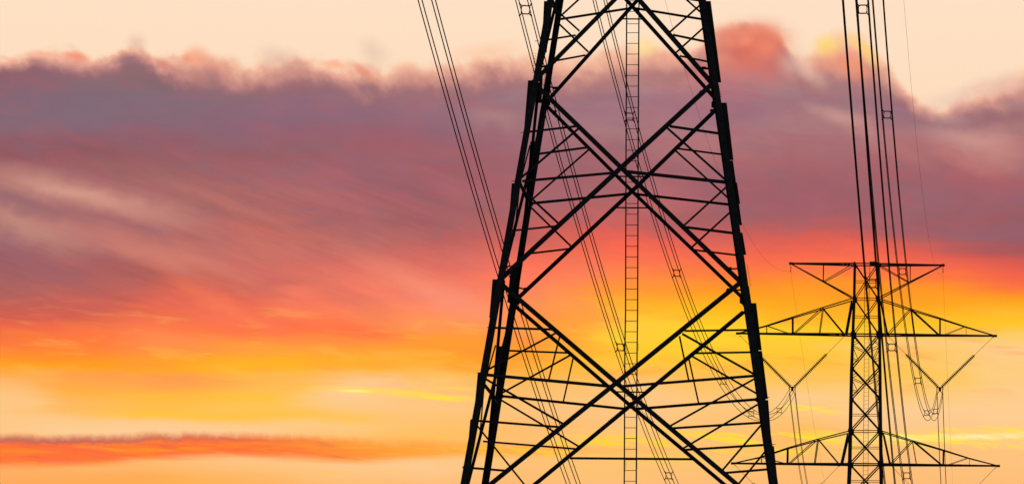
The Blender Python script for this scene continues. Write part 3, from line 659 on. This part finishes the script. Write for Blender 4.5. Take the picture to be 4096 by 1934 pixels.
# ------------------------------------------------------------------ insulator strings and yokes
disc_me = None
def string(a, b, c0, label, hang):
    """a: hook under the arm, b: lower end; discs from fraction c0 to the lower end (all world points)"""
    global disc_me
    T = thing('insulator_string', a, label, 'insulator', 'insulator strings hung in V shapes under the cross arms')
    d = (b - a); Lg = d.length; u = d.normalized()
    m = MB(); m.tube([a, a + d*c0], .015, 5); m.tube([a + u*.03 - GX*.08, a + u*.03 + GX*.08], .02, 5); m.tube([a + d*c0 - u*.07, a + d*c0 - u*.02], .045, 6); m.build('link_rod', STEEL2, T)
    m = MB(); m.tube([a + d*c0, b], .028, 6); m.build('pin_core', STEEL2, T)
    st = a + d*c0; n_ = int(round((b - st).length / .137))
    q = Vector((0, 0, -1)).rotation_difference(u) if True else None
    for i in range(n_):
        c = st + (b - st) * ((i + .5) / n_)
        if disc_me is None:
            mb = MB(); prof = [(.0, .055), (.042, .05), (.055, .025), (.138, -.025), (.157, -.042), (.148, -.052), (.10, -.035), (.05, -.03), (.0, -.035)]
            k = 10; rings = []
            for r_, z_ in prof:
                for j in range(k): mb.v.append(Vector((r_*math.cos(2*math.pi*j/k), r_*math.sin(2*math.pi*j/k), z_)))
            for i2 in range(len(prof)-1):
                for j in range(k): mb.f.append((i2*k+j, i2*k+(j+1) % k, (i2+1)*k+(j+1) % k, (i2+1)*k+j))
            disc_me = bpy.data.meshes.new('insulator_disc'); disc_me.from_pydata(mb.v, [], mb.f); disc_me.validate(); disc_me.materials.append(GLASS)
        o = bpy.data.objects.new('insulator_disc', disc_me); C.objects.link(o); o.parent = T
        o.location = c - ORG[T.name]; o.rotation_mode = 'QUATERNION'; o.rotation_quaternion = q
    return T
HS = .2225
VC = []
def yoke(u, v, label):
    c = fp(u, v)                                   # centre of the four clamps
    T = thing('yoke_plate', c + Vector((0,0,.4)), label, 'yoke', 'yoke plates joining the insulator strings to the conductors')
    m = MB(); Z = Vector((0, 0, 1))
    pt = lambda a, z: c + GX*a + Z*z
    m.plate([pt(-.24,.42), pt(.24,.42), pt(.22,.34), pt(.10,.32), pt(.10,.12), pt(.05,.06), pt(-.05,.06), pt(-.10,.12), pt(-.10,.32), pt(-.22,.34)], GY, .03)
    m.build('plate', STEEL2, T)
    m = MB()
    for sx in (-1, 1):
        m.tube([pt(sx*.23, .38), pt(sx*HS, HS + .03)], .02, 5); m.tube([pt(sx*.03, .10), pt(sx*.12, -.02), pt(sx*HS, -.12), pt(sx*HS, -HS)], .028, 6)
    m.build('hanger_arm', STEEL2, T)
    for sx in (-1, 1):
        for sz in (-1, 1):
            m = MB(); p = pt(sx*HS, sz*HS)
            m.tube([p - GY*.16 - Z*.03, p - GY*.05, p + GY*.05, p + GY*.16 - Z*.03], [.02, .035, .035, .02], 6); m.tube([p - GX*.07 + Z*.05, p + GX*.07 + Z*.05], .018, 5); m.tube([p - Z*.07, p + Z*.05], [.02, .045], 6)
            m.build('suspension_clamp', STEEL2, T)
    VC.append(c); return c
VL = yoke(3169, 1565, 'yoke plate of the upper left insulator V, right of the near pylon leg')
VR = yoke(3759.5, 1567, 'yoke plate of the upper right insulator V, right of the far pylon body')
string(fp(2960,1341), fp(3161,1544), .44, 'insulator string beside the near pylon leg, from the upper left arm tip', '')
string(fp(3378,1343), fp(3178,1544), .36, 'insulator string sloping down left from the body end of the upper left arm', '')
string(fp(3553,1344), fp(3751,1545), .36, 'insulator string crossed by wires, from the body end of the upper right arm', '')
string(fp(3972,1347), fp(3768,1545), .37, 'insulator string sloping down left from the tip of the upper right arm', '')
c2 = yoke(3149, 2084, 'yoke plate with four clamps under the lower left arm of the far pylon')
c3 = yoke(3774, 2092, 'yoke plate with four clamps under the lower right arm of the far pylon')
string(fp(2940,1858), fp(3141,2063), .36, 'insulator string hanging from the tip of the lower left arm', '')
string(fp(3357,1861), fp(3157,2063), .36, 'insulator string hanging from the body end of the lower left arm', '')
string(fp(3566,1861), fp(3766,2071), .36, 'insulator string hanging from the body end of the lower right arm', '')
string(fp(3983,1867), fp(3782,2071), .36, 'insulator string hanging from the tip of the lower right arm', '')
# earth wire hangers
def hanger(u, v0, v1, side):
    a, b = fp(u, v0), fp(u, v1); T = thing('earth_wire_hanger', a, 'short chain of fittings hanging from the %s tip of the top arm' % side, 'hanger', 'earth wire hangers on the top arm')
    m = MB(); m.tube([fp(u, v0 - 13), b], .012, 5); m.build('rod', STEEL2, T)
    Lh = (b - a)
    for f_, r_ in ((.15, .03), (.42, .06), (.78, .055), (.95, .035)):
        p = a + Lh*f_; m = MB(); m.tube([p + Vector((0,0,.07)), p, p - Vector((0,0,.07))], [.01, r_, .012], 6); m.build('fitting', STEEL2, T)
hanger(3163, 1058, 1087, 'left'); hanger(3772, 1062, 1090, 'right')

# ------------------------------------------------------------------ conductors
def plan(p1, p2):                                  # vertical plane through two plan points
    k = (p2.x - p1.x) / (p2.y - p1.y); return p1.x - k*p1.y, k
def at(u, v, D):
    r = ray(u, v); return Vector((0, 0, CZ)) + r*(D / r.y)
def fit(pts, p1, p2, deg):
    x0, k = plan(p1, p2); P = []
    for u, v in pts:
        r = ray(u, v); t = x0 / (r.x - k*r.y); P.append(Vector((0, 0, CZ)) + r*t)
    ys = np.array([p.y for p in P]); zs = np.array([p.z for p in P])
    yc = ys.mean(); w = 1 / ys
    c = np.polyfit(ys - yc, zs, deg, w=w)
    return x0, k, (lambda y: float(np.polyval(c, y - yc)))
POS = ((-1, 1, 'upper left'), (1, 1, 'upper right'), (-1, -1, 'lower left'), (1, -1, 'lower right'))
def bundle(desc, x0, k, z, y0, y1, grp, cat='power line', n=70, end_on=None, r=.020):
    dr = Vector((k, 1, 0)).normalized(); sd_ = Vector((dr.y, -dr.x, 0))
    for sx, sz, nm in POS:
        pts = []
        for i in range(n + 1):
            y = y0 + (y1 - y0)*i/n
            pts.append(Vector((x0 + k*y, y, z(y))) + sd_*(sx*HS) + Vector((0, 0, sz*HS)))
        m = MB(); m.tube(pts, r, 6); o = m.build('conductor_wire', WIRE)
        tag(o, '%s wire of the four in %s' % (nm, desc), cat, grp)
def spacer(x0, k, z, D, label, tilt=0.0):
    c = Vector((x0 + k*D, D, z(D))); dr = Vector((k, 1, 0)).normalized(); X = Vector((dr.y, -dr.x, 0)); Z = Vector((0, 0, 1))
    T = thing('bundle_spacer', c, label, 'spacer', 'square spacers clamped in the four-wire bundles')
    X2 = X*math.cos(tilt) + Z*math.sin(tilt); Z2 = Z*math.cos(tilt) - X*math.sin(tilt)
    h_, ch = .155, .05
    ring = [(-h_+ch, h_), (h_-ch, h_), (h_, h_-ch), (h_, -h_+ch), (h_-ch, -h_), (-h_+ch, -h_), (-h_, -h_+ch), (-h_, h_-ch), (-h_+ch, h_), (h_-ch, h_)]
    m = MB(); m.tube([c + X2*a + Z2*b for a, b in ring], .026, 6); m.build('frame', STEEL2, T)
    for sx in (-1, 1):
        for sz in (-1, 1):
            a = c + X2*(sx*.145) + Z2*(sz*.145); b = c + X*(sx*HS) + Z*(sz*HS)
            m = MB(); m.tube([a, a.lerp(b, .5), b], [.026, .024, .034], 6); m.tube([b - dr*.09, b, b + dr*.09], [.024, .034, .024], 6); m.build('clamp_arm', STEEL2, T)
def solveD(x0, k, u):                              # distance at which the line crosses a photo column
    r = ray(u, 967); return x0 / (r.x / r.y - k)
def solveD2(x0, k, u, v):
    r = ray(u, v); return x0 / (r.x / r.y - k)

Cp = [(2399,0),(2518,469),(2707,1089),(2894,1525),(3005,1653),(3117,1639)]
x0, k = plan(at(2399, 0, 207), VL)
_, _, zC = fit(Cp + [(3169,1565)], at(2399,0,207), VL, 4)
bundle('the bundle rising to the upper left insulator V', x0, k, zC, 160.5, VL.y, 'wires of the bundle hung from the upper left V', n=110)
for u, v, l in ((2518,469,'square spacer on the middle left bundle, seen through the ladder of the near pylon'),(2707,1089,'square spacer right of the ladder between the crossed braces, against orange sky'),(2894,1525,'square spacer inside the near pylon just under its right hand strut'),(3005,1653,'square spacer just left of the near pylon right leg'),(3117,1639,'square spacer between the near pylon right leg and the upper left V')):
    spacer(x0, k, zC, solveD2(x0, k, u, v), l, random.uniform(-.03, .03) if v > 1200 else -.04)
p1, p2 = at(2092, 0, 190), at(2675, 1900, 270)
x0, k, zB = fit([(2092,0),(2102,41),(2249,600),(2434,1240),(2482,1388),(2675,1900)], p1, p2, 2)
bundle('the bundle passing behind the near pylon ladder', x0, k, zB, 160.5, 404, 'wires of the left bundle crossing behind the near pylon')
for u, v, l, t in ((2102,41,'square spacer at the top edge of the picture, left of the near pylon',.07),(2482,1388,'square spacer touching the left rail of the near pylon ladder',.06),(2675,1900,'square spacer at the bottom edge inside the near pylon',.08)):
    spacer(x0, k, zB, solveD2(x0, k, u, v), l, -t)
p1, p2 = at(1707, 0, 166), at(2294, 1934, 224)
x0, k, zA = fit([(1707,0),(1885,640),(2149,1508),(2294,1934)], p1, p2, 2)
bundle('the leftmost bundle in the sky', x0, k, zA, 158, 330, 'wires of the leftmost bundle')
Rp = [(3512,0),(3549,462),(3610,1082),(3671.6,1522),(3707,1652),(3742,1641)]
x0, k = plan(at(3512, 0, 213), VR)
_, _, zR = fit(Rp + [(3759.5,1567)], at(3512,0,213), VR, 4)
bundle('the bundle rising to the upper right insulator V', x0, k, zR, 160.5, VR.y, 'wires of the rightmost bundle', n=110)
for u, v, l in ((3549,462,'square spacer alone against the mauve cloud at upper right'),(3610,1082,'square spacer just under the top arm of the far pylon'),(3671.6,1522,'square spacer between the strings of the upper right V'),(3707,1652,'left of the two square spacers at the bottom of the rightmost bundle'),(3742,1641,'right of the two square spacers, just under the upper right V yoke')):
    spacer(x0, k, zR, solveD2(x0, k, u, v), l, random.uniform(-.03, .03))
p1, p2 = at(3448, 0, 189), at(3627, 1902, 271)
x0, k, zQ = fit([(3448,0),(3451,33),(3494,590),(3521.5,900),(3567,1387),(3594.5,1640),(3627,1902)], p1, p2, 3)
x0q, kq, zQ2 = fit([(3448,0),(3451,33),(3494,590),(3521.5,900),(3567,1387),(3594.5,1640),(3627,1902)], p1, p2, 2)
bundle('the middle bundle crossing the far pylon', x0, k, zQ2, 160.5, 404, 'wires of the middle bundle crossing the far pylon')
for u, v, l in ((3451,33,'square spacer at the top edge of the picture, right of the near pylon'),(3567,1388,'square spacer just under the upper right arm beside the far pylon body'),(3627,1902,'square spacer under the lower right arm at the bottom edge')):
    spacer(x0, k, zQ2, solveD2(x0, k, u, v), l, .01)
p1, p2 = at(3399, 0, 166), at(3559.5, 1934, 226)
x0, k, zP = fit([(3399,0),(3443,590),(3468.5,900),(3487,1139),(3532,1640),(3559.5,1934)], p1, p2, 2)
bundle('the left bundle crossing the far pylon', x0, k, zP, 158, 330, 'wires of the left bundle crossing the far pylon')
spacer(x0, k, zP, solveD2(x0, k, 3487, 1139), 'large square spacer in front of the top of the far pylon body', .02)
# spans leaving the far tower behind
def beyond(desc, V_, u1, v1, D1, grp, r=.0165):
    q = at(u1, v1, D1); k = (q.x - V_.x)/(q.y - V_.y); x0 = V_.x - k*V_.y
    s1 = (q.z - V_.z)/(q.y - V_.y); cc = .0008
    b_ = s1 - cc*(q.y - V_.y)
    z = lambda y: V_.z + b_*(y - V_.y) + cc*(y - V_.y)**2
    ye = V_.y + min(230.0, -b_/cc*1.0 if b_ < 0 else 100)
    return x0, k, z, ye
x0, k, z, ye = beyond('', VL, 3219, 1934, 455, '')
bundle('the bundle falling below the upper left V', x0, k, z, VL.y, ye, 'wires falling away below the upper left V', n=40)
x0, k, z, ye = beyond('', VR, 3774, 1934, 446, '')
bundle('the bundle falling below the upper right V', x0, k, z, VR.y, ye, 'wires falling away below the upper right V', n=40)
# earth wires
def earth(pts, pe, D1, label, name='earth_wire'):
    x0, k, z = fit(pts, at(*pts[0], D1), pe, 3)
    ps = []
    y0 = at(*pts[0], D1).y - 14
    for i in range(61):
        y = y0 + (pe.y - y0)*i/60; ps.append(Vector((x0 + k*y, y, z(y))))
    ps[-1] = pe.copy()
    m = MB(); m.tube(ps, .0062, 5); tag(m.build(name, WIRE), label, 'earth wire', 'thin earth wires')
e1, e2 = fp(3163, 1084), fp(3772, 1088)
earth([(2659,0),(2721,210),(2774,395),(2858,640),(2874,679),(2897,737),(2968,895),(3032,1000),(3084,1058),(3126,1079),(3162,1084)], e1, 262, 'thin earth wire from the near pylon to the left tip of the top arm')
earth([(3615,0),(3627,140),(3650,400),(3669,590),(3707.6,900),(3720.7,980),(3734.7,1043),(3745,1075),(3753.6,1092),(3760,1096),(3768,1090)], e2, 262, 'thin earth wire from upper right to the right tip of the top arm')
for e, pts, lab in ((e1, [(3180,1200,425),(3200,1342,442),(3222,1487,464),(3255,1700,482),(3301,1934,514)], 'thin earth wire falling from the left tip of the top arm behind the arms'),
                    (e2, [(3777,1200,428),(3785,1400,447),(3798,1680,480),(3811,1934,520)], 'thin earth wire falling from the right tip of the top arm behind the right arms')):
    q = at(*pts[-1][:2], pts[-1][2]); kx = (q.x - e.x)/(q.y - e.y); x0 = e.x - kx*e.y; P = [e]
    for u, v, _ in pts:
        r = ray(u, v); t = x0 / (r.x - kx*r.y); P.append(Vector((0,0,CZ)) + r*t)
    ys = np.array([p.y for p in P]); zs = np.array([p.z for p in P]); w = np.ones(len(P)); w[0] = 8
    c = np.polyfit(ys - e.y, zs, 2, w=w)
    ps = [Vector((x0 + kx*y, y, float(np.polyval(c, y - e.y)))) for y in np.linspace(e.y, q.y + 25, 40)]
    m = MB(); m.tube(ps, .0058, 5); tag(m.build('earth_wire', WIRE), lab, 'earth wire', 'thin earth wires')
